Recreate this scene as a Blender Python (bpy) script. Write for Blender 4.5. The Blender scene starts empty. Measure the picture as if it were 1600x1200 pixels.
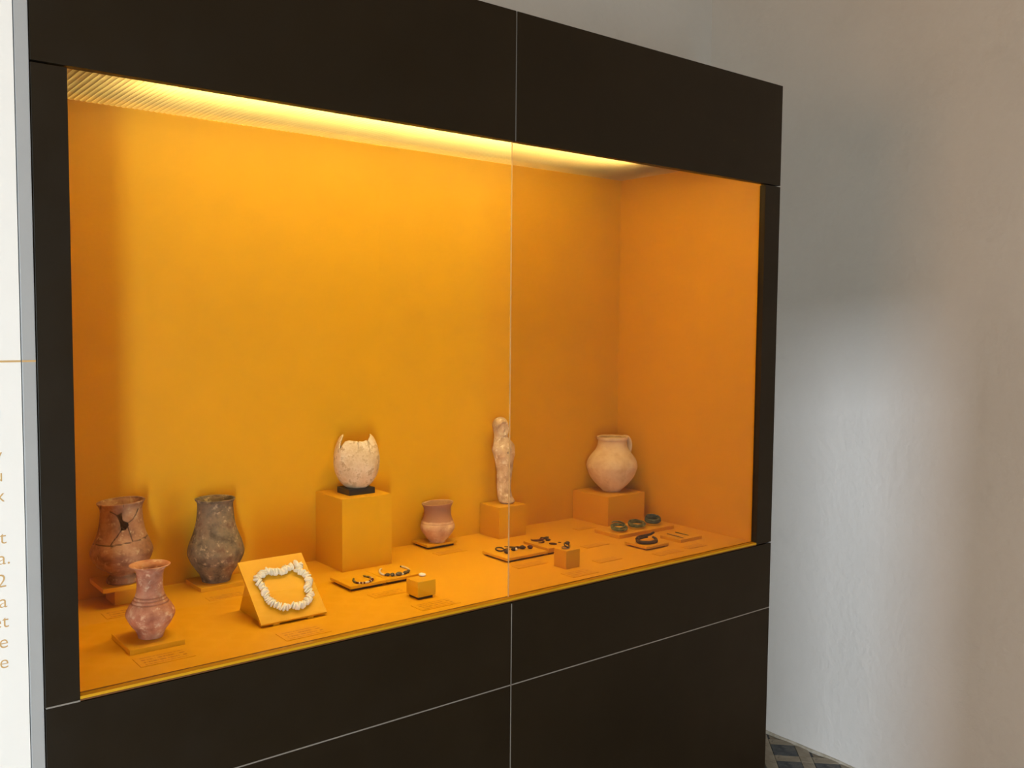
import bpy, bmesh, math, random
from mathutils import Vector, Matrix, noise
random.seed(7)
scene = bpy.context.scene
COL = scene.collection
# ------------------------------------------------------------------ camera
F_PX = 1442.25
RIGHT = Vector((0.78082235, -0.62469281, 0.00868031))
UP = Vector((0.03252745, 0.05452433, 0.9979825))
FWD = Vector((0.62390578, 0.77896469, -0.06289348))
cd = bpy.data.cameras.new('camera'); cam = bpy.data.objects.new('camera', cd); COL.objects.link(cam)
cd.sensor_width = 36.0; cd.lens = F_PX * 36.0 / 1600.0; cd.clip_start = 0.02
m = Matrix((RIGHT, UP, -FWD)).transposed().to_4x4(); m.translation = (0, 0, 1.5)
cam.matrix_world = m
scene.camera = cam
# ------------------------------------------------------------------ world, daylight, room lights, exposure
w = bpy.data.worlds.new('world'); scene.world = w; w.use_nodes = True
w.node_tree.nodes['Background'].inputs[0].default_value = (0.75, 0.86, 1.0, 1)
w.node_tree.nodes['Background'].inputs[1].default_value = 0.6
def area(name, loc, target, sx, sy, power, color, spread=180):
    l = bpy.data.lights.new(name, 'AREA'); l.shape = 'RECTANGLE'; l.size = sx; l.size_y = sy
    l.energy = power; l.color = color; l.spread = math.radians(spread)
    o = bpy.data.objects.new(name, l); COL.objects.link(o); o.location = loc
    d = (Vector(target) - Vector(loc)).normalized()
    o.rotation_euler = d.to_track_quat('-Z', 'Y').to_euler()
    return o
# bright blue sky beyond the doorway, the doorway's own soft light, the glow of an orange-lit case across the room, an added warm fill under the ceiling
area('sky_beyond_doorway', (-5.74, -6.7, 2.83), (2.84, 1.9, 0.9), 0.42, 0.42, 115, (0.82, 0.89, 1.0), 60)
area('doorway_daylight', (-1.22, -2.26, 0.85), (-1.22, 1.0, 0.85), 0.34, 1.6, 135, (0.76, 0.93, 1.0))
area('opposite_showcase_glow', (-3.15, 0.2, 1.35), (2.84, 0.2, 1.35), 1.4, 0.9, 46, (1.0, 0.42, 0.08))
area('added_ceiling_fill', (1.2, -0.7, 3.34), (1.2, -0.7, 0), 0.9, 0.9, 1.5, (1.0, 0.84, 0.66))  # added unseen fill that warms the room, no fitting is built
vs = scene.view_settings
vs.view_transform = 'Standard'; vs.look = 'None'; vs.gamma = 1.0; vs.exposure = 0.0; vs.use_curve_mapping = False

# ------------------------------------------------------------------ materials
def mat(name, base=(.5, .5, .5), rough=.6, spec=.5, metal=0.0, coat=0.0):
    m = bpy.data.materials.new(name); m.use_nodes = True
    b = m.node_tree.nodes['Principled BSDF']
    b.inputs['Base Color'].default_value = (*base, 1); b.inputs['Roughness'].default_value = rough
    b.inputs['Specular IOR Level'].default_value = spec; b.inputs['Metallic'].default_value = metal
    b.inputs['Coat Weight'].default_value = coat
    return m
def N(m, t, **k):
    n = m.node_tree.nodes.new(t)
    for a, v in k.items(): setattr(n, a, v)
    return n
def L(m, a, b): m.node_tree.links.new(a, b)
def bsdf(m): return m.node_tree.nodes['Principled BSDF']
def noise_tex(m, scale, detail=4, rough=.55, vec=None):
    n = N(m, 'ShaderNodeTexNoise'); n.inputs['Scale'].default_value = scale
    n.inputs['Detail'].default_value = detail; n.inputs['Roughness'].default_value = rough
    if vec is None:
        tc = N(m, 'ShaderNodeTexCoord'); vec = tc.outputs['Object']
    L(m, vec, n.inputs['Vector'])
    return n.outputs['Fac']
def ramp(m, fac, stops):
    r = N(m, 'ShaderNodeValToRGB'); L(m, fac, r.inputs[0]); e = r.color_ramp.elements
    while len(e) < len(stops): e.new(0.5)
    for i, (p, c) in enumerate(stops): e[i].position = p; e[i].color = (*c, 1)
    return r.outputs[0]
def mixc(m, fac, a, b, mode='MIX'):
    x = N(m, 'ShaderNodeMix', data_type='RGBA', blend_type=mode)
    if isinstance(fac, (int, float)): x.inputs[0].default_value = fac
    else: L(m, fac, x.inputs[0])
    for s, v in ((6, a), (7, b)):
        if isinstance(v, tuple): x.inputs[s].default_value = (*v, 1)
        else: L(m, v, x.inputs[s])
    return x.outputs[2]
def bump(m, h, strength=.3, dist=.002):
    b = N(m, 'ShaderNodeBump'); b.inputs['Strength'].default_value = strength; b.inputs['Distance'].default_value = dist
    L(m, h, b.inputs['Height']); L(m, b.outputs[0], bsdf(m).inputs['Normal'])
def setc(m, c): L(m, c, bsdf(m).inputs['Base Color'])

def paint(name, c, var=.06, rough=.5):
    mm = mat(name, c, rough, .35)
    f = noise_tex(mm, 9, 4)
    d = tuple(x * (1 - var) for x in c); e = tuple(min(1, x * (1 + var)) for x in c)
    setc(mm, ramp(mm, f, [(.3, d), (.7, e)]))
    return mm
M = {}
ORANGE = (.68, .345, .005)
M['orange'] = paint('orange_paint', ORANGE, .03, .5)
M['orange_block'] = paint('orange_block_paint', (.68, .35, .005), .02, .5)
mm = M['dark'] = mat('dark_brown_cladding', (.017, .012, .007), .45, .2)
f = noise_tex(mm, 2.2, 5, .6); setc(mm, ramp(mm, f, [(.3, (.015, .0098, .0046)), (.7, (.022, .0145, .0072))]))
f2 = noise_tex(mm, 14, 5, .6); L(mm, ramp(mm, f2, [(.3, (.36,)*3), (.75, (.5,)*3)]), bsdf(mm).inputs['Roughness'])
M['carcass'] = mat('grey_steel_carcass', (.17, .16, .15), .45, .5, .2)
M['seam'] = mat('grey_metal_seam', (.34, .31, .28), .4, .5, .3)
M['black'] = mat('black_stand', (.012, .012, .014), .45)
M['recess'] = mat('dark_foot', (.05, .02, .005), .7)
M['seal'] = mat('silicone_seal', (.62, .42, .20), .3)
M['gap'] = mat('groove_seal', (.16, .055, .006), .6)
mm = M['diffuser'] = bpy.data.materials.new('translucent_corrugated_sheet'); mm.use_nodes = True
nt = mm.node_tree; nt.nodes.clear(); o = nt.nodes.new('ShaderNodeOutputMaterial'); mx = nt.nodes.new('ShaderNodeMixShader'); mx.inputs[0].default_value = .3
t_ = nt.nodes.new('ShaderNodeBsdfTranslucent'); t_.inputs[0].default_value = (.95, .73, .28, 1); d_ = nt.nodes.new('ShaderNodeBsdfDiffuse'); d_.inputs[0].default_value = (.92, .86, .72, 1)
p_ = nt.nodes.new('ShaderNodeBsdfTransparent'); p_.inputs[0].default_value = (.95, .88, .66, 1); m2 = nt.nodes.new('ShaderNodeMixShader'); m2.inputs[0].default_value = .30
nt.links.new(t_.outputs[0], mx.inputs[1]); nt.links.new(d_.outputs[0], mx.inputs[2]); nt.links.new(mx.outputs[0], m2.inputs[1]); nt.links.new(p_.outputs[0], m2.inputs[2]); nt.links.new(m2.outputs[0], o.inputs[0])
M['metal'] = mat('grey_aluminium', (.46, .47, .49), .38, .5, .25)
M['strip'] = paint('pale_grey_strip', (.42, .43, .445), .03, .4)
M['panel'] = paint('white_panel', (.96, .955, .945), .01, .45)
M['gold'] = mat('gold_print', (.66, .42, .17), .5)
# tube
mm = M['tube'] = bpy.data.materials.new('lit_tube'); mm.use_nodes = True
nt = mm.node_tree; nt.nodes.clear(); e = nt.nodes.new('ShaderNodeEmission'); o = nt.nodes.new('ShaderNodeOutputMaterial')
e.inputs[0].default_value = (1.0, .86, .50, 1); e.inputs[1].default_value = 58; nt.links.new(e.outputs[0], o.inputs[0])
# glass: clear, with Schlick reflection
def glass(name, tint):
    g = bpy.data.materials.new(name); g.use_nodes = True; nt = g.node_tree; nt.nodes.clear()
    o = nt.nodes.new('ShaderNodeOutputMaterial'); mx = nt.nodes.new('ShaderNodeMixShader')
    t = nt.nodes.new('ShaderNodeBsdfTransparent'); gl = nt.nodes.new('ShaderNodeBsdfGlossy')
    t.inputs[0].default_value = (*tint, 1); gl.inputs['Roughness'].default_value = 0.0
    lw = nt.nodes.new('ShaderNodeLayerWeight'); lw.inputs[0].default_value = .5
    p = nt.nodes.new('ShaderNodeMath'); p.operation = 'POWER'; p.inputs[1].default_value = 5
    k = nt.nodes.new('ShaderNodeMath'); k.operation = 'MULTIPLY_ADD'; k.inputs[1].default_value = .9; k.inputs[2].default_value = .035
    nt.links.new(lw.outputs['Facing'], p.inputs[0]); nt.links.new(p.outputs[0], k.inputs[0]); nt.links.new(k.outputs[0], mx.inputs[0])
    nt.links.new(t.outputs[0], mx.inputs[1]); nt.links.new(gl.outputs[0], mx.inputs[2]); nt.links.new(mx.outputs[0], o.inputs[0])
    return g
M['glass'] = glass('clear_glass', (.95, .95, .94))
M['glass_b'] = glass('faint_bronze_glass', (.85, .81, .78))
M['acrylic'] = glass('clear_acrylic', (.93, .95, .93))
# plaster
def plaster(name, a, b):
    p = mat(name, a, .85, .2)
    f = noise_tex(p, 1.6, 6, .6); c = ramp(p, f, [(.3, a), (.7, b)])
    g = noise_tex(p, 7, 8, .65); c = mixc(p, ramp(p, g, [(.62, (0, 0, 0)), (.78, (.35,)*3)]), c, tuple(x * .88 for x in a))
    setc(p, c)
    h = N(p, 'ShaderNodeMath', operation='ADD'); L(p, noise_tex(p, 5, 6, .55), h.inputs[0]); L(p, noise_tex(p, 40, 3, .5), h.inputs[1])
    bump(p, h.outputs[0], .35, .006)
    return p
M['wall'] = plaster('white_plaster', (.66, .63, .585), (.72, .69, .645))
M['ceil'] = plaster('ceiling_plaster', (.50, .40, .27), (.55, .45, .31))
M['ochre'] = plaster('ochre_plaster', (.50, .36, .20), (.55, .40, .24))
# ceramics
def clay(name, cols, scale, speck=None, speck_scale=60, speck_lo=.62, rough=.8, b=.35, bd=.0015):
    p = mat(name, cols[0], rough, .25)
    f = noise_tex(p, scale, 6, .65)
    n = len(cols); c = ramp(p, f, [(.38 + .25 * i / max(1, n - 1), cols[i]) for i in range(n)])
    if speck:
        g = noise_tex(p, speck_scale, 6, .7)
        c = mixc(p, ramp(p, g, [(speck_lo - .055, (0, 0, 0)), (speck_lo + .015, (.9,)*3)]), c, speck)
    setc(p, c)
    bump(p, noise_tex(p, 90, 6, .6), b, bd)
    return p
M['clay_red'] = clay('red_brown_clay', [(.20, .095, .055), (.33, .165, .095), (.42, .25, .15)], 26, (.50, .36, .23), 75, .62)
M['clay_grey'] = clay('grey_clay', [(.075, .060, .045), (.15, .118, .085), (.22, .165, .115), (.16, .095, .062)], 30, (.44, .35, .24), 80, .625, bd=.002)
M['clay_pink'] = clay('pink_clay', [(.36, .14, .088), (.50, .235, .155), (.58, .34, .235)], 30, (.68, .50, .37), 65, .60)
M['clay_tan'] = clay('tan_clay', [(.48, .28, .165), (.60, .39, .245), (.70, .53, .33)], 28, (.32, .14, .07), 95, .67)
M['clay_cream'] = clay('cream_clay', [(.62, .47, .30), (.76, .62, .43), (.66, .50, .33)], 16, (.42, .28, .16), 110, .685, b=.2)
M['clay_fig'] = clay('buff_clay', [(.46, .31, .20), (.60, .44, .30), (.70, .54, .38)], 45, (.84, .74, .60), 95, .62)
M['egg'] = clay('stained_eggshell', [(.62, .46, .29), (.74, .59, .41), (.84, .73, .57)], 34, (.50, .36, .21), 70, .575, rough=.6, b=.5)
M['shell'] = clay('white_shell', [(.86, .82, .72), (.93, .90, .83)], 60, rough=.5, b=.1)
# dark ceramics extras: crack attribute darkens cracks, grooves, a dimple and inner faces
def add_attr_colour(p, attr, col):
    a = N(p, 'ShaderNodeAttribute', attribute_name=attr)
    old = bsdf(p).inputs['Base Color'].links[0].from_socket
    setc(p, mixc(p, a.outputs['Fac'], old, col))
add_attr_colour(M['clay_red'], 'crack_and_recess', (.035, .015, .008))
add_attr_colour(M['clay_pink'], 'crack_and_recess', (.28, .10, .06))
add_attr_colour(M['clay_tan'], 'band', (.33, .155, .09))
M['bronze_green'] = clay('green_bronze', [(.045, .055, .030), (.10, .12, .065), (.16, .18, .10)], 120, (.25, .27, .17), 150, .62, rough=.6)
M['bronze_blue'] = clay('blue_green_bronze', [(.035, .05, .048), (.075, .10, .095)], 120, (.16, .19, .16), 150, .64, rough=.55)
M['bronze_dark'] = clay('dark_bronze', [(.030, .015, .010), (.060, .030, .019), (.10, .055, .034)], 140, rough=.5)
M['bronze_tan'] = clay('tan_bronze', [(.24, .15, .06), (.34, .23, .10)], 140, rough=.6)
M['carnelian'] = clay('dark_carnelian', [(.050, .010, .007), (.12, .026, .014)], 160, rough=.35)
M['silver'] = mat('tarnished_silver', (.30, .24, .17), .38, .5, .7)
M['bead_white'] = clay('pale_bead', [(.72, .60, .46), (.82, .72, .58)], 200, rough=.5)
M['bead_grey'] = clay('grey_stone_bead', [(.055, .045, .038), (.12, .10, .08)], 180, rough=.45)
M['bead_green'] = clay('grey_green_bead', [(.10, .09, .04), (.17, .15, .07)], 180, rough=.5)
M['bead_red'] = clay('dark_red_bead', [(.06, .008, .008), (.14, .02, .015)], 180, rough=.35)
M['tile_dark'] = clay('slate_blue_tile', [(.045, .050, .055), (.075, .082, .088), (.11, .11, .105)], 18, (.20, .18, .15), 60, .66, rough=.7)
M['tile_beige'] = clay('beige_tile', [(.24, .205, .15), (.30, .26, .195), (.34, .30, .23)], 12, (.16, .135, .10), 50, .66, rough=.75)
M['grout'] = clay('grout', [(.13, .115, .09), (.18, .16, .125)], 20, rough=.9)
# caption print: rows of fine illegible print on a card that matches the deck
def card_mat(name, rows):
    p = mat(name, (.66, .33, .006), .45, .35)
    tc = N(p, 'ShaderNodeTexCoord'); sx = N(p, 'ShaderNodeSeparateXYZ'); L(p, tc.outputs['Generated'], sx.inputs[0])
    def mt(op, a, b=None, c=None):
        n = N(p, 'ShaderNodeMath', operation=op)
        for i, v in enumerate((a, b, c)):
            if v is None: continue
            if isinstance(v, (int, float)): n.inputs[i].default_value = v
            else: L(p, v, n.inputs[i])
        return n.outputs[0]
    x, y = sx.outputs[0], sx.outputs[1]
    fr = mt('FRACT', mt('MULTIPLY', y, rows)); inrow = mt('LESS_THAN', mt('ABSOLUTE', mt('SUBTRACT', fr, .5)), .23)
    cv = N(p, 'ShaderNodeCombineXYZ'); L(p, mt('MULTIPLY', x, 44), cv.inputs[0]); L(p, mt('MULTIPLY', mt('FLOOR', mt('MULTIPLY', y, rows)), 7.31), cv.inputs[1])
    g = noise_tex(p, 1.0, 2, .5, cv.outputs[0]); ink = mt('GREATER_THAN', g, .46)
    inx = mt('MULTIPLY', mt('GREATER_THAN', x, .10), mt('LESS_THAN', x, .90)); iny = mt('MULTIPLY', mt('GREATER_THAN', y, .12), mt('LESS_THAN', y, .88))
    k = mt('MULTIPLY', mt('MULTIPLY', inrow, ink), mt('MULTIPLY', inx, iny))
    setc(p, mixc(p, mt('MULTIPLY', k, .85), (.655, .325, .005), (.36, .14, .006)))
    return p
M['card3'] = card_mat('caption_card_three_rows', 3)
M['card4'] = card_mat('caption_card_four_rows', 4)

# ------------------------------------------------------------------ object helpers
def finish(o, parent=None, label=None, cat=None, group=None, kind=None):
    if parent is not None:
        o.parent = parent; o.location = Vector(o.location) - abs_loc(parent)
    if label: o['label'] = label
    if cat: o['category'] = cat
    if group: o['group'] = group
    if kind: o['kind'] = kind
    return o
def abs_loc(o):
    l = Vector(o.location)
    while o.parent: o = o.parent; l = l + Vector(o.location)
    return l
def empty(name, loc, label, cat, group=None, kind=None):
    o = bpy.data.objects.new(name, None); COL.objects.link(o); o.location = loc; o.empty_display_size = .05
    return finish(o, None, label, cat, group, kind)
def meshobj(name, verts, faces, material, loc=(0, 0, 0), smooth=False, parent=None, mats=None, **k):
    me = bpy.data.meshes.new(name); me.from_pydata([tuple(v) for v in verts], [], faces); me.update()
    if material is not None: me.materials.append(M[material] if isinstance(material, str) else material)
    if smooth: me.polygons.foreach_set('use_smooth', [True] * len(me.polygons))
    o = bpy.data.objects.new(name, me); COL.objects.link(o); o.location = loc
    return finish(o, parent, **k)
def bm_to(name, bm, material, loc=(0, 0, 0), smooth=False, parent=None, **k):
    me = bpy.data.meshes.new(name); bm.to_mesh(me); bm.free()
    me.materials.append(M[material] if isinstance(material, str) else material)
    if smooth: me.polygons.foreach_set('use_smooth', [True] * len(me.polygons))
    o = bpy.data.objects.new(name, me); COL.objects.link(o); o.location = loc
    return finish(o, parent, **k)
def box(name, x0, x1, y0, y1, z0, z1, material, bevel=0.0, parent=None, **k):
    bm = bmesh.new(); bmesh.ops.create_cube(bm, size=1)
    bmesh.ops.scale(bm, vec=(x1 - x0, y1 - y0, z1 - z0), verts=bm.verts)
    bmesh.ops.translate(bm, vec=(0, 0, (z1 - z0) / 2), verts=bm.verts)
    if bevel: bmesh.ops.bevel(bm, geom=bm.edges[:], offset=bevel, segments=2, affect='EDGES', profile=.6)
    return bm_to(name, bm, material, ((x0 + x1) / 2, (y0 + y1) / 2, z0), False, parent, **k)
def catmull(pts, per):
    out = []; n = len(pts)
    for i in range(n - 1):
        p0 = pts[max(0, i - 1)]; p1 = pts[i]; p2 = pts[i + 1]; p3 = pts[min(n - 1, i + 2)]
        for s in range(per):
            t = s / per
            out.append(tuple(.5 * ((2 * b) + (c - a) * t + (2 * a - 5 * b + 4 * c - d) * t * t + (3 * b - a - 3 * c + d) * t ** 3) for a, b, c, d in zip(p0, p1, p2, p3)))
    out.append(tuple(pts[-1])); return out
def tube(path, radii, seg=10, closed=False):
    """swept round tube through world points; radii a number or a list"""
    pts = [Vector(p) for p in path]; n = len(pts)
    if not hasattr(radii, '__len__'): radii = [radii] * n
    V = []; Fc = []; up = Vector((0, 0, 1)); last = None
    for i, p in enumerate(pts):
        if closed: t = (pts[(i + 1) % n] - pts[i - 1]).normalized()
        else: t = (pts[min(n - 1, i + 1)] - pts[max(0, i - 1)]).normalized()
        if last is None:
            a = t.cross(up)
            if a.length < .05: a = t.cross(Vector((1, 0, 0)))
        else: a = last - t * last.dot(t)
        a.normalize(); last = a; b = t.cross(a)
        for j in range(seg):
            th = 2 * math.pi * j / seg
            V.append(p + (a * math.cos(th) + b * math.sin(th)) * radii[i])
    for i in range(n if closed else n - 1):
        for j in range(seg):
            k = (i + 1) % n
            Fc.append((i * seg + j, i * seg + (j + 1) % seg, k * seg + (j + 1) % seg, k * seg + j))
    if not closed:
        Fc.append(tuple(range(seg - 1, -1, -1))); Fc.append(tuple((n - 1) * seg + j for j in range(seg)))
    return V, Fc
def local(V):
    """shift world verts so that the origin is at the base centre"""
    lo = [min(v[i] for v in V) for i in range(3)]; hi = [max(v[i] for v in V) for i in range(3)]
    c = Vector(((lo[0] + hi[0]) / 2, (lo[1] + hi[1]) / 2, lo[2]))
    return [Vector(v) - c for v in V], c
def tubeobj(name, path, radii, material, seg=10, closed=False, parent=None, **k):
    V, Fc = tube(path, radii, seg, closed); V, c = local(V)
    return meshobj(name, V, Fc, material, c, True, parent, **k)
def blob(name, c, rx, ry, rz, material, rot=0, seed=0, amp=.18, freq=1.4, parent=None, seg=14, ring=9, shape=None, **k):
    V = []; Fc = []
    for i in range(ring + 1):
        ph = math.pi * i / ring
        for j in range(seg):
            th = 2 * math.pi * j / seg
            d = Vector((math.sin(ph) * math.cos(th), math.sin(ph) * math.sin(th), math.cos(ph)))
            s = 1 + amp * noise.noise(d * freq + Vector((seed * 3.1, seed, 0)))
            if shape: s *= shape(d)
            V.append(Vector((d.x * rx * s, d.y * ry * s, d.z * rz * s)) * 1.12)
    for i in range(ring):
        for j in range(seg):
            Fc.append((i * seg + j, (i + 1) * seg + j, (i + 1) * seg + (j + 1) % seg, i * seg + (j + 1) % seg))
    R = Matrix.Rotation(rot, 3, 'Z'); V = [R @ v for v in V]
    bm = bmesh.new(); vs_ = [bm.verts.new(v) for v in V]
    for f_ in Fc: bm.faces.new([vs_[q] for q in f_])
    bmesh.ops.remove_doubles(bm, verts=bm.verts, dist=1e-6)
    zmin = min(v.co.z for v in bm.verts)
    bmesh.ops.translate(bm, vec=(0, 0, -zmin), verts=bm.verts)
    return bm_to(name, bm, material, c, True, parent, **k)

# ------------------------------------------------------------------ the room
XW, YB_ROOM, XL_ROOM, YF_ROOM, ZC_ROOM = 2.84, 2.344, -3.2, -2.2, 3.4
# floor base, tiled pattern carried on by the material beyond the built tiles
mm = M['floor'] = clay('beige_floor', [(.24, .205, .15), (.30, .26, .195), (.34, .30, .23)], 6, (.16, .135, .10), 25, .66, rough=.75)
def floor_pattern(p):
    tc = N(p, 'ShaderNodeTexCoord'); mp = N(p, 'ShaderNodeMapping'); mp.inputs['Rotation'].default_value = (0, 0, -math.pi / 4)
    mp.inputs['Scale'].default_value = (1 / .128, 1 / .128, 1)
    L(p, tc.outputs['Object'], mp.inputs[0]); s = N(p, 'ShaderNodeSeparateXYZ'); L(p, mp.outputs[0], s.inputs[0])
    ms = []
    for i in (0, 1):
        a = N(p, 'ShaderNodeMath', operation='FRACT'); L(p, s.outputs[i], a.inputs[0])
        b = N(p, 'ShaderNodeMath', operation='LESS_THAN'); L(p, a.outputs[0], b.inputs[0]); b.inputs[1].default_value = .665
        ms.append(b.outputs[0])
    k = N(p, 'ShaderNodeMath', operation='MULTIPLY'); L(p, ms[0], k.inputs[0]); L(p, ms[1], k.inputs[1])
    old = bsdf(p).inputs['Base Color'].links[0].from_socket
    setc(p, mixc(p, k.outputs[0], old, (.065, .07, .075)))
floor_pattern(mm)
floor = box('floor', XL_ROOM, XW, YF_ROOM, YB_ROOM, -.06, -.004, 'floor', kind='structure')
def mk_tile(name, sx, sy, h, material):
    bm = bmesh.new(); bmesh.ops.create_cube(bm, size=1); bmesh.ops.scale(bm, vec=(sx, sy, h), verts=bm.verts)
    bmesh.ops.translate(bm, vec=(0, 0, h / 2), verts=bm.verts)
    bmesh.ops.bevel(bm, geom=[e for e in bm.edges if all(v.co.z > h * .5 for v in e.verts)], offset=.0012, segments=1, affect='EDGES')
    me = bpy.data.meshes.new(name); bm.to_mesh(me); bm.free(); me.materials.append(M[material]); return me
PITCH, SQ, GAPW, G = .128, .085, .043, .0012
tm = {'s': mk_tile('slate_tile', SQ - G, SQ - G, .005, 'tile_dark'), 'b': mk_tile('beige_bar_tile', SQ - G, GAPW - G, .005, 'tile_beige'),
      'q': mk_tile('beige_corner_tile', GAPW - G, GAPW - G, .005, 'tile_beige')}
c45 = math.cos(math.pi / 4)
def place_tile(kind, name, a, b, rot):
    # lattice coordinates (a, b) along the two diagonals, anchored on the tile beside the wall
    x = 2.766 + (a - b) * c45; y = 1.884 + (a + b) * c45
    if not (2.28 < x < XW - .005 and 1.45 < y < YB_ROOM - .03): return
    o = bpy.data.objects.new(name, tm[kind]); COL.objects.link(o)
    o.location = (x, y, -.0045 + random.uniform(-.0004, .0004)); o.rotation_euler = (0, 0, math.pi / 4 + rot)
    finish(o, floor)
for i in range(-9, 10):
    for j in range(-9, 10):
        a, b = i * PITCH, j * PITCH; h = (SQ + GAPW) / 2
        place_tile('s', 'slate_tile', a, b, 0)
        place_tile('b', 'beige_tile', a, b + h, 0)
        place_tile('b', 'beige_tile', a + h, b, math.pi / 2)
        place_tile('q', 'beige_tile', a + h, b + h, 0)
box('wall_right', XW, XW + .15, YF_ROOM, YB_ROOM + .15, -.06, ZC_ROOM, 'wall', kind='structure')
box('wall_back', XL_ROOM, XW, YB_ROOM, YB_ROOM + .15, -.06, ZC_ROOM, 'wall', kind='structure')
box('wall_left', XL_ROOM - .15, XL_ROOM, YF_ROOM, YB_ROOM + .15, -.06, ZC_ROOM, 'ochre', kind='structure')
# front wall with the doorway opening, one solid made of three blocks
def multi_box(name, boxes, material, **k):
    bm = bmesh.new()
    for (x0, x1, y0, y1, z0, z1) in boxes:
        r = bmesh.ops.create_cube(bm, size=1); v = r['verts']
        bmesh.ops.scale(bm, vec=(x1 - x0, y1 - y0, z1 - z0), verts=v)
        bmesh.ops.translate(bm, vec=((x0 + x1) / 2, (y0 + y1) / 2, (z0 + z1) / 2), verts=v)
    return bm_to(name, bm, material, (0, 0, 0), False, **k)
DX0, DX1, DZ = -1.40, -1.04, 2.1
multi_box('wall_front', [(XL_ROOM - .15, DX0, YF_ROOM - .15, YF_ROOM, -.06, ZC_ROOM), (DX1, XW + .15, YF_ROOM - .15, YF_ROOM, -.06, ZC_ROOM),
                         (DX0, DX1, YF_ROOM - .15, YF_ROOM, DZ, ZC_ROOM)], 'wall', kind='structure')
box('ceiling', XL_ROOM - .15, XW + .15, YF_ROOM - .15, YB_ROOM + .15, ZC_ROOM, ZC_ROOM + .12, 'ceil', kind='structure')
# thin smear of mortar along the foot of the right wall
V = []; Fc = []
ys = [1.2 + i * (YB_ROOM - 1.2) / 60 for i in range(61)]
for i, y in enumerate(ys):
    d = .006 + .009 * (noise.noise(Vector((y * 9, 3, 0))) + .5); hh = .005 + .007 * (noise.noise(Vector((y * 7, 9, 0))) + .5)
    V += [Vector((XW - d, y, -.002)), Vector((XW - d * .3, y, hh * .45)), Vector((XW + .002, y, hh)), Vector((XW + .002, y, -.002))]
for i in range(60):
    for j in range(4): Fc.append((i * 4 + j, i * 4 + (j + 1) % 4, i * 4 + 4 + (j + 1) % 4, i * 4 + 4 + j))
M['mortar'] = clay('old_mortar', [(.34, .30, .22), (.52, .48, .40)], 18, rough=.9)
meshobj('mortar_fillet_right', V, Fc, 'mortar', kind='structure', smooth=True)

# ------------------------------------------------------------------ the display case
XL, XR, XC, YF = .263, 1.8315, 1.0455, 1.30
ZT, ZH, ZS, ZL_ = 2.055, 1.8268, .9937, .837
XI0, XI1, YI, ZCI, ZD = .306, 1.779, 1.763, 1.8885, 1.0
case = empty('display_case', ((XL + XR) / 2, 1.56, 0), 'large dark brown museum showcase with glowing orange interior', 'display case')
g = .0013; T = .016
def cpart(name, *a, **k): return box(name, *a, parent=case, **k)
cpart('header_panel', XL, XC - g, YF, YF + T, ZH + g, ZT, 'dark', bevel=.0008)
cpart('header_panel', XC + g, XR, YF, YF + T, ZH + g, ZT, 'dark', bevel=.0008)
cpart('stile', XL, XI0, YF, YF + T, ZS + g, ZH - g, 'dark', bevel=.0008)
cpart('stile', 1.776, XR, YF, YF + T, ZS + g, ZH - g, 'dark', bevel=.0008)
cpart('apron_panel', XL, XC - g, YF, YF + T, ZL_ + g, ZS - g, 'dark', bevel=.0008)
cpart('apron_panel', XC + g, XR, YF, YF + T, ZL_ + g, ZS - g, 'dark', bevel=.0008)
cpart('plinth_panel', XL, XC - g, YF, YF + T, .06, ZL_ - g, 'dark', bevel=.0008)
cpart('plinth_panel', XC + g, XR, YF, YF + T, .06, ZL_ - g, 'dark', bevel=.0008)
cpart('kick_plate', XL + .02, XR - .02, YF + .04, YF + .055, 0, .06, 'dark')
cpart('side_cladding', XL, XL + .014, YF + T, 1.80, 0.0, ZT, 'dark')
cpart('side_cladding', XR - .014, XR, YF + T, 1.80, 0.0, ZT, 'dark')
cpart('back_cladding', XL + .014, XR - .014, 1.786, 1.80, 0.0, ZT, 'dark')
cpart('top_cladding', XL + .014, XR - .014, YF + T, 1.786, ZT - .014, ZT, 'dark')
cpart('base_carcass', XL + .015, XR - .015, YF + T + .001, 1.785, .062, ZD - .022, 'carcass')
cpart('header_carcass', XL + .015, XR - .015, YF + T + .001, YF + T + .004, ZCI + .012, ZT - .016, 'carcass')
cpart('display_deck', XI0 - .004, XI1 + .006, YF + .0005, YI + .004, ZD - .004, ZD, 'orange')
cpart('deck_support', XI0 - .004, XI1 + .006, YF + T + .001, YI + .004, ZD - .021, ZD - .0045, 'recess')
cpart('back_panel', XI0 - .006, XI1 + .008, YI, YI + .018, ZD, ZCI + .01, 'orange')
cpart('side_panel', XI1, XI1 + .018, YF + T, YI, ZD, ZCI + .01, 'orange')
cpart('side_panel', XI0 - .018, XI0, YF + T, YI, ZD, ZCI + .01, 'orange')
# corrugated diffuser overhead
V = []; Fc = []; pit = .0098; n = int((XI1 - XI0) / pit); per = 8
xs = []
for i in range(n * per + 1):
    x = XI0 + (XI1 - XI0) * i / (n * per); z = -.0018 * abs(math.sin(math.pi * i / per)) ** .7
    xs.append((x, z))
Y0, Y1 = YF + T + .003, YI - .002
cx, cy = (XI0 + XI1) / 2, (Y0 + Y1) / 2
for x, z in xs: V += [Vector((x - cx, Y0 - cy, z)), Vector((x - cx, Y1 - cy, z))]
for i in range(len(xs) - 1): Fc.append((i * 2, i * 2 + 1, i * 2 + 3, i * 2 + 2))
meshobj('ceiling_diffuser', V, Fc, 'diffuser', (cx, cy, ZCI), False, case)
cpart('seam_strip', XC - .0011, XC + .0011, YF + .0008, YF + T, .06, ZS - .004, 'seam')
cpart('seam_strip', XC - .0011, XC + .0011, YF + .0008, YF + T, ZH + .002, ZT - .001, 'carcass')
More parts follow.
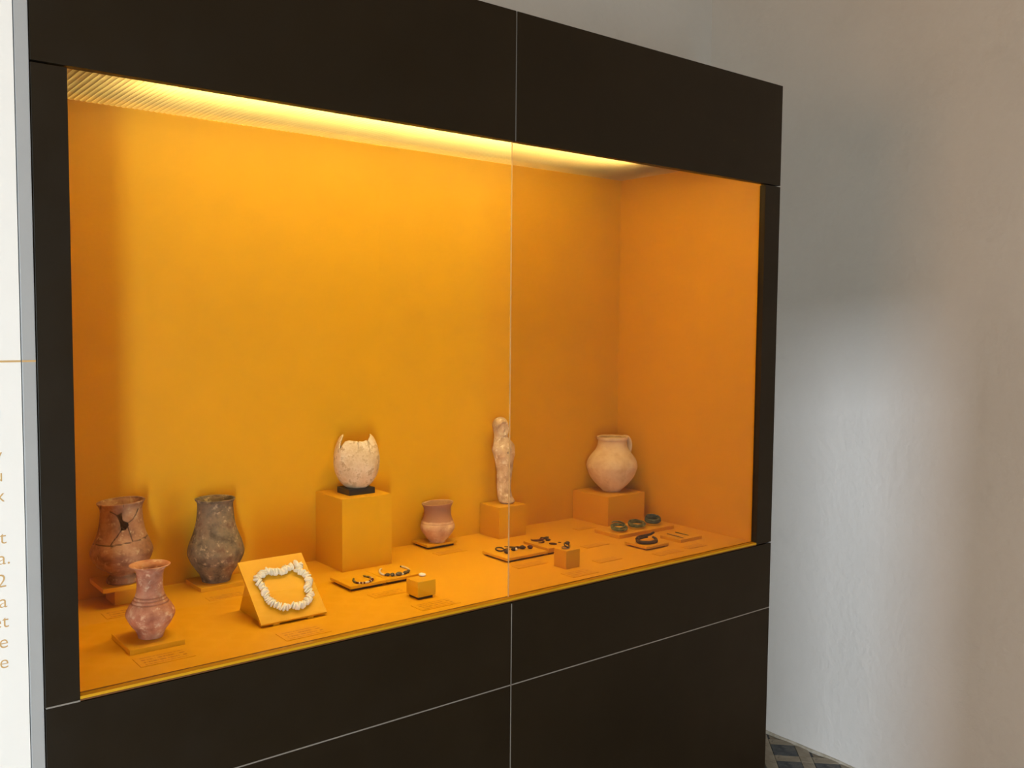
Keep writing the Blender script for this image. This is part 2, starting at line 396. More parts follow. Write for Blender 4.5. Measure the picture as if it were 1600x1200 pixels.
cpart('seam_strip', XL + .001, XR - .001, YF + .0008, YF + T, ZL_ - .0011, ZL_ + .0011, 'seam')
cpart('seam_strip', XL + .001, XI0, YF + .0008, YF + T, ZS - .0011, ZS + .0011, 'seam')
# glazing
cpart('glass_pane', XI0 - .003, XC - .0009, 1.3095, 1.3125, ZD + .0005, 1.842, 'glass')
cpart('glass_pane', XC + .0009, 1.7785, 1.3095, 1.3125, ZD + .0005, 1.842, 'glass_b')
cpart('joint_seal', XC - .0006, XC + .0004, 1.3097, 1.3123, ZD + .0005, 1.842, 'seal')
cpart('glass_channel', XI0, XI1 - .002, 1.3130, 1.3143, ZD + .0001, ZD + .0009, 'gap')
cpart('sill_lip', XI0, XI1 - .003, YF + .0003, YF + .004, ZD - .0062, ZD - .0042, 'gap')
# strip lamp in the light box above the diffuser
TX0, TX1, TY, TZ = XC - .57, XC + .57, 1.53, ZCI + .062
lamp = empty('strip_lamp', (XC, TY, ZCI + .02), 'warm fluorescent strip lamp glowing above the showcase ceiling sheet', 'lamp')
V, Fc = tube([(TX0 + (TX1 - TX0) * i / 12, TY, TZ) for i in range(13)], .013, 12); V, c = local(V)
meshobj('lamp_tube', V, Fc, 'tube', c, True, lamp)
for x in (TX0, TX1): box('lamp_holder', x - .008, x + .008, TY - .015, TY + .015, TZ - .015, ZT - .016, 'metal', parent=lamp)
rl = area('added_deck_fill', (XC, 1.37, ZCI + .045), (XC, 1.47, ZD), 1.20, .06, 6.3, (1.0, .80, .48), 75)  # added fill light that brightens the deck and board, apart from the tube
rl.parent = lamp; rl.location = Vector(rl.location) - abs_loc(lamp)

# ------------------------------------------------------------------ text panel on the left
tp = empty('text_panel', (-.15, 1.31, 0), 'white information panel with gold lettering beside the showcase', 'panel')
box('board', -.60, .2440, YF - .002, YF + .018, 0, 2.5, 'panel', parent=tp)
box('edge_joint', .2440, .2452, YF + .004, YF + .018, 0, 2.5, 'black', parent=tp)
box('edge_strip', .2452, .2615, YF - .0015, YF + .018, 0, 2.5, 'strip', parent=tp, bevel=.0012)
box('rule_line', -.58, .2440, YF - .0026, YF - .0019, 1.4488, 1.4512, 'gold', parent=tp)
box('rule_line', .2452, .2612, YF - .0022, YF - .0014, 1.4488, 1.4512, 'gold', parent=tp)
def text(s, right, base, size):
    cu = bpy.data.curves.new('lettering', 'FONT'); cu.body = s; cu.size = size; cu.align_x = 'RIGHT'; cu.extrude = .0002; cu.offset = -.0002
    t = bpy.data.objects.new('tmp', cu); COL.objects.link(t); bpy.context.view_layer.update()
    me = bpy.data.meshes.new_from_object(t.evaluated_get(bpy.context.evaluated_depsgraph_get()))
    bpy.data.objects.remove(t); me.materials.clear(); me.materials.append(M['gold'])
    o = bpy.data.objects.new('lettering', me); COL.objects.link(o)
    o.location = (right, YF - .0022, base); o.rotation_euler = (math.pi / 2, 0, 0); finish(o, tp)
for s, r, z in [('e', .2222, 1.0600), ('e', .2222, 1.0862), ('et', .2232, 1.1125), ('a', .2222, 1.1382), ('2', .2220, 1.1645), ('a.', .2272, 1.1935),
                ('et', .2228, 1.2200), ('x', .2222, 1.2735), ('u', .2212, 1.2992), ('y', .2206, 1.3255), ('u', .2205, 1.3790)]:
    text(s, r, z, .0240)

# ------------------------------------------------------------------ plinths, plates, cards
def block(name, x0, x1, y0, y1, z1, label, cat='plinth', z0=ZD, foot=0.0, bevel=.0006, inset=.006, group=None):
    e = empty(name, ((x0 + x1) / 2, (y0 + y1) / 2, z0), label, cat, group)
    box('block', x0, x1, y0, y1, z0 + foot, z1, 'orange_block', bevel=bevel, parent=e)
    if foot: box('foot', x0 + inset, x1 - inset, y0 + inset, y1 - inset, z0, z0 + foot, 'recess', parent=e)
    return e
def plate(*a, **k): return block('display_plate', *a, cat='display plate', **k)
e = empty('stepped_stand', (.475, 1.72, ZD), 'orange plate on a small block under the cracked footed vase', 'stand')
box('block', .457, .500, 1.688, 1.745, ZD, 1.030, 'orange_block', bevel=.0006, parent=e)
box('plate', .433, .517, 1.668, 1.757, 1.030, 1.038, 'orange_block', bevel=.0006, parent=e)
plate(.606, .688, 1.675, 1.757, 1.008, 'thin orange plate under the tall grey vase')
plate(.404, .487, 1.417, 1.514, 1.008, 'thin orange plate under the pink vase nearest the left corner')
solid = lambda *a: block('plinth', *a)
solid(.883, .999, 1.645, 1.761, 1.1485, 'tall orange plinth carrying the broken ostrich egg')
solid(1.315, 1.396, 1.685, 1.761, 1.0745, 'orange plinth carrying the standing clay figurine')
solid(1.617, 1.748, 1.630, 1.761, 1.0745, 'wide orange plinth under the cream jug in the corner')
block('plinth', .900, .939, 1.392, 1.431, 1.0335, 'small orange cube with a white shell on top', foot=.005, inset=.004)
solid(1.260, 1.298, 1.390, 1.428, 1.0385, 'small orange cube holding the finger ring')
plate(1.123, 1.204, 1.698, 1.760, 1.0105, 'thin orange plate under the small two-tone vase', foot=.005)
plate(.8285, .9068, 1.512, 1.594, 1.0105, 'square orange plate under the short curved string of beads', foot=.005)
plate(.9075, .9850, 1.512, 1.594, 1.0105, 'square orange plate under the round bead bracelet', foot=.005)
plate(1.1945, 1.3090, 1.503, 1.590, 1.0095, 'low orange plate of dark rings and ornaments beside the glass joint', foot=.004)
plate(1.3105, 1.3720, 1.503, 1.590, 1.0145, 'raised orange plate of dark carnelian pieces behind the ring cube', foot=.004)
plate(1.545, 1.735, 1.518, 1.603, 1.0088, 'long orange plate under three green bronze bangles')
plate(1.511, 1.585, 1.400, 1.468, 1.0085, 'square orange plate under the dark twisted bracelet', foot=.003)
plate(1.630, 1.706, 1.404, 1.468, 1.0075, 'small orange plate under two metal pins near the right corner')
def card(x0, x1, y0, y1, label, m='card3'):
    finish(box('caption_card', x0, x1, y0, y1, ZD, ZD + .0009, m), None, label, 'caption card', 'caption cards on the showcase deck')
card(.600, .672, 1.614, 1.639, 'faint caption card in front of the tall grey vase')
card(.425, .500, 1.617, 1.656, 'faint caption card below the cracked footed vase')
card(.402, .482, 1.357, 1.399, 'faint caption card in front of the pink vase', 'card4')
card(.618, .696, 1.334, 1.376, 'faint caption card in front of the shell necklace board', 'card4')
card(.845, .920, 1.450, 1.479, 'faint caption card below the two bead bracelets')
card(.873, .955, 1.335, 1.373, 'faint caption card in front of the cube with the white shell', 'card4')
card(1.116, 1.192, 1.642, 1.668, 'faint caption card below the small two-tone vase')
card(1.185, 1.265, 1.452, 1.478, 'faint caption card below the plates of dark ornaments')
card(1.230, 1.300, 1.334, 1.372, 'faint caption card in front of the ring cube', 'card4')
card(1.530, 1.586, 1.641, 1.667, 'faint caption card to the left of the cream jug plinth')
card(1.420, 1.490, 1.496, 1.520, 'faint caption card left of the green bangle plate')
card(1.352, 1.418, 1.384, 1.409, 'faint caption card between ring cube and dark twisted bracelet')
card(1.501, 1.579, 1.349, 1.375, 'faint caption card in front of the dark twisted bracelet')
card(1.600, 1.664, 1.353, 1.378, 'faint caption card in front of the pin plate')

# ------------------------------------------------------------------ vessels
def frame_at(c):
    t = Vector((-c[0], -c[1], 0)).normalized()      # towards the visitor: features are measured from this side
    return t, Vector((-t.y, t.x, 0))
def lathe(name, c, prof, material, nth=128, per=6, wall=.0035, floor_z=.006, rim=.0015, disp=None, keep=None, attrs=None, parent=None, mesh_only=False, **k):
    """prof: (r, z) from the foot upward, z in world; hollow vessel with an inner wall"""
    o = catmull(prof, per)
    zb, zt = o[0][1], o[-1][1]
    outer = [(0.0, zb)] + [(o[0][0] * .5, zb)] + o
    r_t = o[-1][0]
    inner = [(r_t - rim, zt + rim * .6), (r_t - rim * 2, zt)] + [(max(.002, r - wall), z) for r, z in reversed(o[:-1]) if z > zb + floor_z] + [(0.0, zb + floor_z)]
    rows = outer + inner; t, rt = frame_at(c); V = []; n_out = len(outer); data = {a: [] for a in (attrs or {})}
    for i, (r, z) in enumerate(rows):
        for j in range(nth):
            th = 2 * math.pi * j / nth; th = th if th < math.pi else th - 2 * math.pi
            rr, zz = r, z
            if disp: rr, zz = disp(r, z, th, i < n_out)
            for a, fn in (attrs or {}).items(): data[a].append(fn(rr, z, th, i < n_out))
            p = (t * math.cos(th) + rt * math.sin(th)) * rr
            V.append(Vector((p.x, p.y, zz - zb)))
    Fc = []
    for i in range(len(rows) - 1):
        for j in range(nth):
            k2 = (j + 1) % nth
            if keep:
                th = 2 * math.pi * (j + .5) / nth; th = th if th < math.pi else th - 2 * math.pi
                if not keep((rows[i][1] + rows[i + 1][1]) / 2, th, (rows[i][0] + rows[i + 1][0]) / 2): continue
            Fc.append((i * nth + j, i * nth + k2, (i + 1) * nth + k2, (i + 1) * nth + j))
    ob = meshobj(name, V, Fc, material, (c[0], c[1], zb), True, parent, **k)
    for a, vals in data.items():
        at = ob.data.attributes.new(a, 'FLOAT', 'POINT'); at.data.foreach_set('value', vals)
    return ob
def wob(seed, a=.0008, s=30):
    def d(r, z, th, out):
        q = noise.noise(Vector((math.cos(th) * r * s, math.sin(th) * r * s, z * s + seed)))
        return max(0.0, r + a * q * min(1, r / .02)), z + a * .5 * q
    return d
def seg_dist(px, py, pl):
    best = 9
    for (ax, ay), (bx, by) in zip(pl, pl[1:]):
        dx, dy = bx - ax, by - ay; l2 = dx * dx + dy * dy
        u = 0 if l2 == 0 else max(0, min(1, ((px - ax) * dx + (py - ay) * dy) / l2))
        best = min(best, math.hypot(px - ax - u * dx, py - ay - u * dy))
    return best
def in_poly(x, y, P):
    c = False; n = len(P)
    for i in range(n):
        x1, y1 = P[i]; x2, y2 = P[i - 1]
        if (y1 > y) != (y2 > y) and x < (x2 - x1) * (y - y1) / (y2 - y1) + x1: c = not c
    return c
def ss(a, b, x): x = max(0, min(1, (x - a) / (b - a))); return x * x * (3 - 2 * x)

# cracked footed vase. features in (sideways, height) millimetres, seen from the front
C1 = (.4745, 1.702)
def F1(pts): return [((x - 383) * .0002135, 1.1802 - .0002177 * (y - 245)) for x, y in pts]
hole = F1([(348, 352), (390, 338), (390, 385), (398, 406), (434, 420), (440, 447), (414, 482), (380, 488), (374, 435), (364, 402)])
chip = F1([(290, 598), (352, 597), (338, 607), (300, 628)])
cracks = [F1(q) for q in ([(300, 320), (345, 352), (372, 392)], [(430, 430), (470, 398), (495, 360), (512, 318)], [(384, 478), (350, 530), (312, 575), (298, 602)],
          [(428, 455), (446, 512), (466, 582)], [(150, 566), (230, 594), (300, 604), (360, 601), (430, 590), (510, 575), (560, 550), (605, 515)])]
notch = F1([(545, 556), (575, 532), (598, 515), (600, 528), (565, 560)])
def feat(r, z, th):      # flattened coordinates on the front surface
    return r * math.sin(th), z - .25 * r * math.cos(th)
def d1(r, z, th, out):
    tilt = .055 * r * math.sin(th) * ss(1.13, 1.18, z)
    q = noise.noise(Vector((math.cos(th) * 1.6, math.sin(th) * 1.6, z * 30)))
    rr = r + .0007 * q
    if out and math.cos(th) > .05:
        x, y = feat(r, z, th); dd = min(seg_dist(x, y, c) for c in cracks)
        rr -= .0011 * (1 - ss(.0002, .0010, dd))
    return max(0, rr), z + tilt
def a1(r, z, th, out):
    if math.cos(th) < .05: return 0.0
    x, y = feat(r, z, th)
    if not out: return .55 if z < 1.16 else 0.0  # inner wall below the rim is coloured darker too
    if in_poly(x, y, notch): return .8
    v = 1 - ss(.0004, .0011, min(seg_dist(x, y, c) for c in cracks))
    for px, y0, y1 in ((-.0325, 1.175, 1.19), (.004, 1.178, 1.19)):
        if abs(x - px) < .0007 and y0 < z < y1: v = max(v, .8)
    return max(v, .45 if in_poly(x, y, chip) else 0)
def k1(z, th, r):
    if math.cos(th) < .05 or z < 1.1: return True
    x, y = feat(r, z, th); return not in_poly(x, y, hole)
lathe('footed_vase', C1, [(.0262, 1.038), (.0272, 1.041), (.0245, 1.047), (.0205, 1.053), (.0265, 1.0585), (.0375, 1.066), (.0470, 1.077), (.0520, 1.090), (.0520, 1.098),
      (.0470, 1.111), (.0410, 1.126), (.0375, 1.141), (.0358, 1.155), (.0350, 1.168), (.0368, 1.176), (.0398, 1.181), (.0405, 1.183)], 'clay_red', nth=256, per=9,
      disp=d1, attrs={'crack_and_recess': a1}, keep=k1, label='cracked reddish clay vase with a hole and flared foot', cat='vase')
# tall grey vase
C2 = (.6505, 1.716)
def d2(r, z, th, out):
    q = noise.noise(Vector((math.cos(th) * 1.5, math.sin(th) * 1.5, z * 25))); rr = r + .0013 * q
    if z > 1.155 and out: rr += .0008 * noise.noise(Vector((math.cos(th) * 6, math.sin(th) * 6, 4)))
    return max(0, rr), z + .0006 * noise.noise(Vector((math.cos(th) * 3, math.sin(th) * 3, 8))) * ss(1.13, 1.165, z)
v2 = lathe('tall_vase', C2, [(.0262, 1.008), (.0268, 1.011), (.0305, 1.021), (.0372, 1.031), (.0470, 1.046), (.0522, 1.061), (.0515, 1.070), (.0475, 1.084), (.0420, 1.099), (.0368, 1.117),
      (.0342, 1.134), (.0332, 1.150), (.0335, 1.159), (.0362, 1.1635), (.0376, 1.166)], 'clay_grey', per=6, nth=128, disp=d2,
      label='tall grey-brown pear-shaped clay vase on a thin plate', cat='vase')
# pink long-necked vase with ridges
C3 = (.4490, 1.463)
ridges = [1.0735, 1.0690, 1.0640]
def d3(r, z, th, out):
    rr = r + .0006 * noise.noise(Vector((math.cos(th) * 1.5, math.sin(th) * 1.5, z * 30)))
    if out:
        for q in ridges: rr -= .0011 * math.exp(-((z - q) / .0009) ** 2)
    return max(0, rr), z
def a3(r, z, th, out):
    return max(0.9 * math.exp(-((z - q) / .0010) ** 2) for q in ridges) if out else 0.0  # grooves between the ridges are coloured darker
lathe('long_necked_vase', C3, [(.0186, 1.0085), (.0192, 1.012), (.0228, 1.020), (.0312, 1.032), (.0366, 1.044), (.0362, 1.050), (.0322, 1.058), (.0272, 1.0655), (.0232, 1.073),
      (.0204, 1.081), (.0194, 1.092), (.0195, 1.104), (.0205, 1.112), (.0235, 1.1175), (.0285, 1.121), (.0310, 1.1225)], 'clay_pink', per=9, nth=128, wall=.003, disp=d3,
      attrs={'crack_and_recess': a3}, label='small pink clay vase with ridged neck and flared rim', cat='vase')
# small two-tone vase
C4 = (1.1635, 1.7185)
def d4(r, z, th, out):
    rr = r + .0007 * noise.noise(Vector((math.cos(th) * 1.5, math.sin(th) * 1.5, z * 30 + 4)))
    if out: rr -= .0009 * math.exp(-((z - 1.0545) / .0010) ** 2)
    return max(0, rr), z + .07 * r * math.sin(th) * ss(1.06, 1.098, z)
def a4(r, z, th, out):
    e_ = 1.0600 + .002 * noise.noise(Vector((th * 4, 2, 0)))
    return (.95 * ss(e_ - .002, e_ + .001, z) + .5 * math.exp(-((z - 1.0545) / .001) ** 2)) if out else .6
lathe('small_vase', C4, [(.0180, 1.0107), (.0188, 1.013), (.0232, 1.018), (.0312, 1.028), (.0378, 1.040), (.0388, 1.047), (.0365, 1.0565), (.0318, 1.067), (.0298, 1.077),
      (.0305, 1.087), (.0335, 1.0945), (.0362, 1.099)], 'clay_tan', per=8, nth=112, disp=d4, attrs={'band': a4}, label='small round clay vase with darker brown neck and pale belly', cat='vase')
# cream jug with handle
CJ = (1.6915, 1.694)
jug = empty('cream_jug', (CJ[0], CJ[1], 1.0745), 'cream clay jug with one handle on the corner plinth', 'jug')
def dj(r, z, th, out):
    rr = r + .0008 * noise.noise(Vector((math.cos(th) * 1.3, math.sin(th) * 1.3, z * 22)))
    return max(0, rr), z + .0012 * noise.noise(Vector((math.cos(th) * 1.8, math.sin(th) * 1.8, 5))) * ss(1.19, 1.21, z)
lathe('body', CJ, [(.0232, 1.0748), (.0262, 1.078), (.0330, 1.085), (.0425, 1.0945), (.0525, 1.107), (.0600, 1.120), (.0650, 1.135), (.0657, 1.143), (.0625, 1.156), (.0545, 1.1685),
      (.0450, 1.180), (.0392, 1.191), (.0368, 1.203), (.0380, 1.2075), (.0398, 1.2095), (.0402, 1.2155)], 'clay_cream', per=6, nth=96, wall=.004, disp=dj, parent=jug)
hp = catmull([(.036, 1.211), (.047, 1.2135), (.0565, 1.2065), (.0610, 1.194), (.0605, 1.181), (.0555, 1.166)], 6)
hd = Vector((.985, -.05, 0)).normalized(); hs = Vector((-hd.y, hd.x, 0)); V = []; Fc = []
for i, (rr, z) in enumerate(hp):
    a = Vector(hp[min(i + 1, len(hp) - 1)]) - Vector(hp[max(i - 1, 0)]); a.normalize(); nr = Vector((a.y, -a.x))
    for j in range(12):
        t_ = 2 * math.pi * j / 12; p = hd * (rr + nr.x * .0042 * math.cos(t_)) + hs * (.0085 * math.sin(t_))
        V.append(Vector((p.x, p.y, z + nr.y * .0042 * math.cos(t_) - 1.166)))
for i in range(len(hp) - 1):
    for j in range(12): Fc.append((i * 12 + j, i * 12 + (j + 1) % 12, i * 12 + 12 + (j + 1) % 12, i * 12 + 12 + j))
Fc += [tuple(range(11, -1, -1)), tuple((len(hp) - 1) * 12 + j for j in range(12))]
meshobj('handle', V, Fc, 'clay_cream', (CJ[0], CJ[1], 1.166), True, jug)

# ------------------------------------------------------------------ ostrich egg on its black cradle
CE = (.9465, 1.700); EZ, ER = 1.2150, .0480
def egg_r(z): 
    h = .0605 if z < EZ else .0740
    return ER * math.sqrt(max(0, 1 - ((z - EZ) / h) ** 2))
# broken rim height by angle seen from the front (degrees, height)
RIMP = [(-180, 1.242), (-150, 1.241), (-122, 1.246), (-100, 1.262), (-72, 1.2725), (-62, 1.270), (-57, 1.258), (-54, 1.245), (-49, 1.243), (-45, 1.252), (-38, 1.2605), (-25, 1.2625), (-8, 1.2615), (3, 1.2610), (4, 1.2560), (6, 1.2610),
        (20, 1.2600), (35, 1.2625), (38, 1.2600), (44, 1.2640), (60, 1.2690), (72, 1.2725), (92, 1.264), (115, 1.248), (150, 1.243), (180, 1.242)]
def rimz(th):
    d = math.degrees(th)
    for (a, za), (b, zb) in zip(RIMP, RIMP[1:]):
        if a <= d <= b: return za + (zb - za) * (d - a) / (b - a) + .0006 * noise.noise(Vector((d * .3, 0, 0)))
    return 1.242
te, re_ = frame_at(CE); V = []; nth = 144; nr = 40; zb = EZ - .0605
rows = []
for side in (0, 1):
    for i in range(nr + 1):
        fr = i / nr if side == 0 else 1 - i / nr
        for j in range(nth):
            th = 2 * math.pi * j / nth; th = th if th < math.pi else th - 2 * math.pi
            ph = (1 - math.cos(fr * math.pi * .5)) if fr < 1 else 1
            z = zb + (rimz(th) - zb) * (fr ** 1.7 if False else ph)
            r = egg_r(z); q = noise.noise(Vector((math.cos(th) * r * 60, math.sin(th) * r * 60, z * 60)))
            r = max(0, r + .0004 * q * min(1, r / .01) - (.0022 if side else 0))
            if side: z = max(z, zb + .0022)
            p = (te * math.cos(th) + re_ * math.sin(th)) * max(r, .0002); V.append(Vector((p.x, p.y, z - zb)))
Fc = []
for i in range(2 * nr + 1):
    for j in range(nth): Fc.append((i * nth + j, i * nth + (j + 1) % nth, (i + 1) * nth + (j + 1) % nth, (i + 1) * nth + j))
# hairline breaks running down from the rim
mm = M['egg']
eg = meshobj('ostrich_egg', V, Fc, 'egg', (CE[0], CE[1], zb - .0003), True, label='broken ostrich egg with jagged open top and brown stains', cat='egg')
vals = []
for i in range(2 * nr + 2):
    for j in range(nth):
        th = 2 * math.pi * j / nth; d = math.degrees(th if th < math.pi else th - 2 * math.pi); v = V[i * nth + j]; z = v.z + zb; k_ = 0
        if i > nr: k_ = .55  # whole inner face of the shell is coloured darker
        elif abs(d - 4.5 - 3 * noise.noise(Vector((z * 200, 0, 0)))) < 1.6 and z > 1.243: k_ = .5
        elif abs(d - 37 - 4 * noise.noise(Vector((z * 150, 3, 0)))) < 1.6 and z > 1.235: k_ = .45
        vals.append(k_)
at = eg.data.attributes.new('crack_and_recess', 'FLOAT', 'POINT'); at.data.foreach_set('value', vals)
add_attr_colour(mm, 'crack_and_recess', (.16, .10, .06))
# cradle: a block with a scooped top
nx = 22; V = []; Fc = []; x0, x1, y0, y1, h = -.030, .030, -.026, .026, .0125
for i in range(nx + 1):
    for j in range(nx + 1):
        x = x0 + (x1 - x0) * i / nx; y = y0 + (y1 - y0) * j / nx
        rho = math.hypot(x - .0025, y); ez = (zb - .0003 - 1.1485) + .0605 * (1 - math.sqrt(max(0, 1 - (rho / .048) ** 2))) - .0006
        V.append(Vector((x, y, max(.002, min(h, ez)))))
for i in range(nx + 1):
    for j in range(nx + 1): V.append(Vector((V[i * (nx + 1) + j].x, V[i * (nx + 1) + j].y, 0)))
n1 = (nx + 1) ** 2
for i in range(nx):
    for j in range(nx):
        a = i * (nx + 1) + j; Fc.append((a, a + nx + 1, a + nx + 2, a + 1)); Fc.append((n1 + a, n1 + a + 1, n1 + a + nx + 2, n1 + a + nx + 1))
for i in range(nx):
    a = i * (nx + 1); b = (i + 1) * (nx + 1); Fc.append((a, n1 + a, n1 + b, b)); a += nx; b += nx; Fc.append((a, b, n1 + b, n1 + a))
    Fc.append((i, i + 1, n1 + i + 1, n1 + i)); q = nx * (nx + 1) + i; Fc.append((q, n1 + q, n1 + q + 1, q + 1))
meshobj('egg_cradle', V, Fc, 'black', (CE[0] - .0025, CE[1] - .002, 1.1485), False, label='small black block cradling the ostrich egg', cat='stand')

# ------------------------------------------------------------------ standing clay figurine
CF = (1.3610, 1.7250); FZ = 1.0745
secs = [(1.0752, .0140, .0125, .007), (1.0785, .0178, .0165, .0065), (1.0835, .0188, .0168, .0045), (1.0900, .0180, .0145, .002), (1.1000, .0174, .0130, .0), (1.1150, .0173, .0128, -.0015), (1.1350, .0180, .0130, -.001), (1.1520, .0193, .0140, 0),
        (1.1700, .0217, .0155, -.0005), (1.1870, .0248, .0170, -.001), (1.1980, .0275, .0180, -.002), (1.2070, .0287, .0175, -.003), (1.2160, .0268, .0160, -.003), (1.2240, .0226, .0145, -.0055), (1.2310, .0186, .0135, -.008), (1.2370, .0166, .0130, -.009),
        (1.2440, .0164, .0140, -.0095), (1.2520, .0172, .0155, -.0105), (1.2620, .0181, .0168, -.0115), (1.2700, .0170, .0160, -.0112), (1.2760, .0142, .0135, -.011), (1.2805, .0095, .0090, -.011), (1.2830, .0030, .0030, -.011)]
sc = catmull(secs, 6)
tf, rf = frame_at(CF)
yaw = math.radians(32); ff = tf * math.cos(yaw) + rf * math.sin(yaw); fr_ = Vector((-ff.y, ff.x, 0))
def gs(x, s): return math.exp(-(x / s) ** 2)
nth = 72; V = []; dark = []
for (z, rx, ry, off) in sc:
    for j in range(nth):
        th = 2 * math.pi * j / nth; th = th if th < math.pi else th - 2 * math.pi; d = math.degrees(th)
        k_ = 0; dk = 0
        # hood ridge round the face, face set back inside it, nose, chin
        if z > 1.236:
            fx = rx * math.sin(th); fz = z - 1.2555
            e_ = math.hypot(fx / .0112, fz / .0150)
            if abs(d) < 90:
                k_ += .0026 * gs(e_ - 1.18, .22) * ss(-.018, -.004, fz + .004)
                k_ -= .0022 * (1 - ss(.82, 1.1, e_))
                k_ += .0040 * gs(fx, .0022) * gs(z - 1.2545, .0042) + .0014 * gs(fx, .0014) * gs(z - 1.261, .004)
                k_ += .0016 * gs(fx, .004) * gs(z - 1.2435, .0028)
                for s in (-1, 1):
                    k_ -= .0012 * gs(fx - s * .0048, .0024) * gs(z - 1.2595, .0022); 
                k_ -= .0008 * gs(fx, .0038) * gs(z - 1.2482, .0010)
        # chest, folded arms, legs groove, feet
        fx = rx * math.sin(th)
        if abs(d) < 100 and z < 1.235:
            for s in (-1, 1):
                k_ += .0028 * gs(fx - s * .0115, .0068) * gs(z - 1.2060, .0085)
            k_ -= .0016 * gs(fx, .0030) * gs(z - 1.2060, .010)
            k_ -= .0030 * gs(fx - .001, .0022) * gs(z - 1.1985, .0022); dk = max(dk, gs(fx - .001, .0020) * gs(z - 1.1985, .0020))  # dimple is pressed in and coloured darker
            k_ += .0012 * gs(z - 1.1900, .0035) * (1 - gs(fx, .006))
            k_ -= .0012 * gs(fx, .0018) * ss(1.150, 1.120, z) * ss(1.076, 1.085, z)
            for s in (-1, 0, 1): k_ += .0012 * gs(fx - s * .006, .0022) * gs(z - 1.0805, .003)
        k_ += .0009 * noise.noise(Vector((math.cos(th) * 2.2, math.sin(th) * 2.2, z * 70))) + .0004 * noise.noise(Vector((math.cos(th) * 6, math.sin(th) * 6, z * 200)))
        p = fr_ * ((rx * 1.07 + k_) * math.sin(th)) + ff * ((ry + k_) * math.cos(th)) + rf * off
        V.append(Vector((p.x, p.y, z - 1.0752))); dark.append(min(1, dk))
Fc = []
for i in range(len(sc) - 1):
    for j in range(nth): Fc.append((i * nth + j, i * nth + (j + 1) % nth, (i + 1) * nth + (j + 1) % nth, (i + 1) * nth + j))
Fc += [tuple(range(nth - 1, -1, -1)), tuple((len(sc) - 1) * nth + j for j in range(nth))]
fg = meshobj('clay_figurine', V, Fc, 'clay_fig', (CF[0], CF[1], FZ), True, label='slender standing clay figurine wearing a hood', cat='figurine')
at = fg.data.attributes.new('crack_and_recess', 'FLOAT', 'POINT'); at.data.foreach_set('value', dark); add_attr_colour(M['clay_fig'], 'crack_and_recess', (.07, .04, .025))

# ------------------------------------------------------------------ sloping board and shell necklace
O = Vector((.611, 1.4145, 1.0063)); VV = Vector((0, .0975, .0837)).normalized(); NN = Vector((1, 0, 0)).cross(VV).normalized()
BW, BL, BT = .1185, .1285, .0045
def bpt(u, v, h=0): return O + Vector((1, 0, 0)) * u + VV * v + NN * h
bd = empty('sloping_board', (.67, 1.47, ZD), 'sloping orange board displaying the white shell necklace', 'display board')
bv = [bpt(u, v, h) for h in (-BT, 0) for v in (0, BL) for u in (0, BW)]
bf = [(0, 2, 3, 1), (4, 5, 7, 6), (0, 1, 5, 4), (2, 6, 7, 3), (0, 4, 6, 2), (1, 3, 7, 5)]
lv, lc = local(bv); meshobj('board', lv, bf, 'orange_block', lc, False, bd)
for u in (.022, .084):
    box('foot', O.x + u, O.x + u + .011, O.y + .003, O.y + .010, ZD, 1.0042, 'orange_block', parent=bd)
# wedge prop behind the board
pv = []
for x in (O.x + .012, O.x + BW - .012):
    a = bpt(0, .030, -BT - .0002); b = bpt(0, BL - .022, -BT - .0002)
    pv += [Vector((x, a.y, ZD)), Vector((x, a.y, a.z)), Vector((x, b.y, b.z)), Vector((x, 1.535, ZD))]
pf = [(0, 1, 2, 3), (7, 6, 5, 4), (0, 4, 5, 1), (1, 5, 6, 2), (2, 6, 7, 3), (3, 7, 4, 0)]
lv, lc = local(pv); meshobj('prop', lv, pf, 'orange_block', lc, False, bd)
NK = [(0.0356, 0.1002), (0.0418, 0.099), (0.0485, 0.0956), (0.0584, 0.0936), (0.0677, 0.0923), (0.0763, 0.0963), (0.0855, 0.0992), (0.0922, 0.1027), (0.0998, 0.1033), (0.102, 0.097), (0.0945, 0.0889), (0.0999, 0.0864), (0.1059, 0.0778), (0.1077, 0.0681), (0.1053, 0.0592), (0.1003, 0.0531), (0.099, 0.0472), (0.1018, 0.0415), (0.0981, 0.0342), (0.09, 0.0258), (0.081, 0.0208), (0.0706, 0.0192), (0.0641, 0.0206), (0.0578, 0.025), (0.0506, 0.0217), (0.0434, 0.0233), (0.0363, 0.0278), (0.03, 0.0341), (0.0258, 0.0419), (0.0243, 0.0501), (0.0233, 0.0573), (0.0237, 0.0661), (0.021, 0.0757), (0.0188, 0.0822), (0.0207, 0.0879), (0.0275, 0.0926), (0.0333, 0.0945)]
nk = empty('shell_necklace', bpt(.06, .06), 'white shell disc necklace laid in a loop on the sloping board', 'necklace')
loop = catmull(NK + [NK[0]], 24)
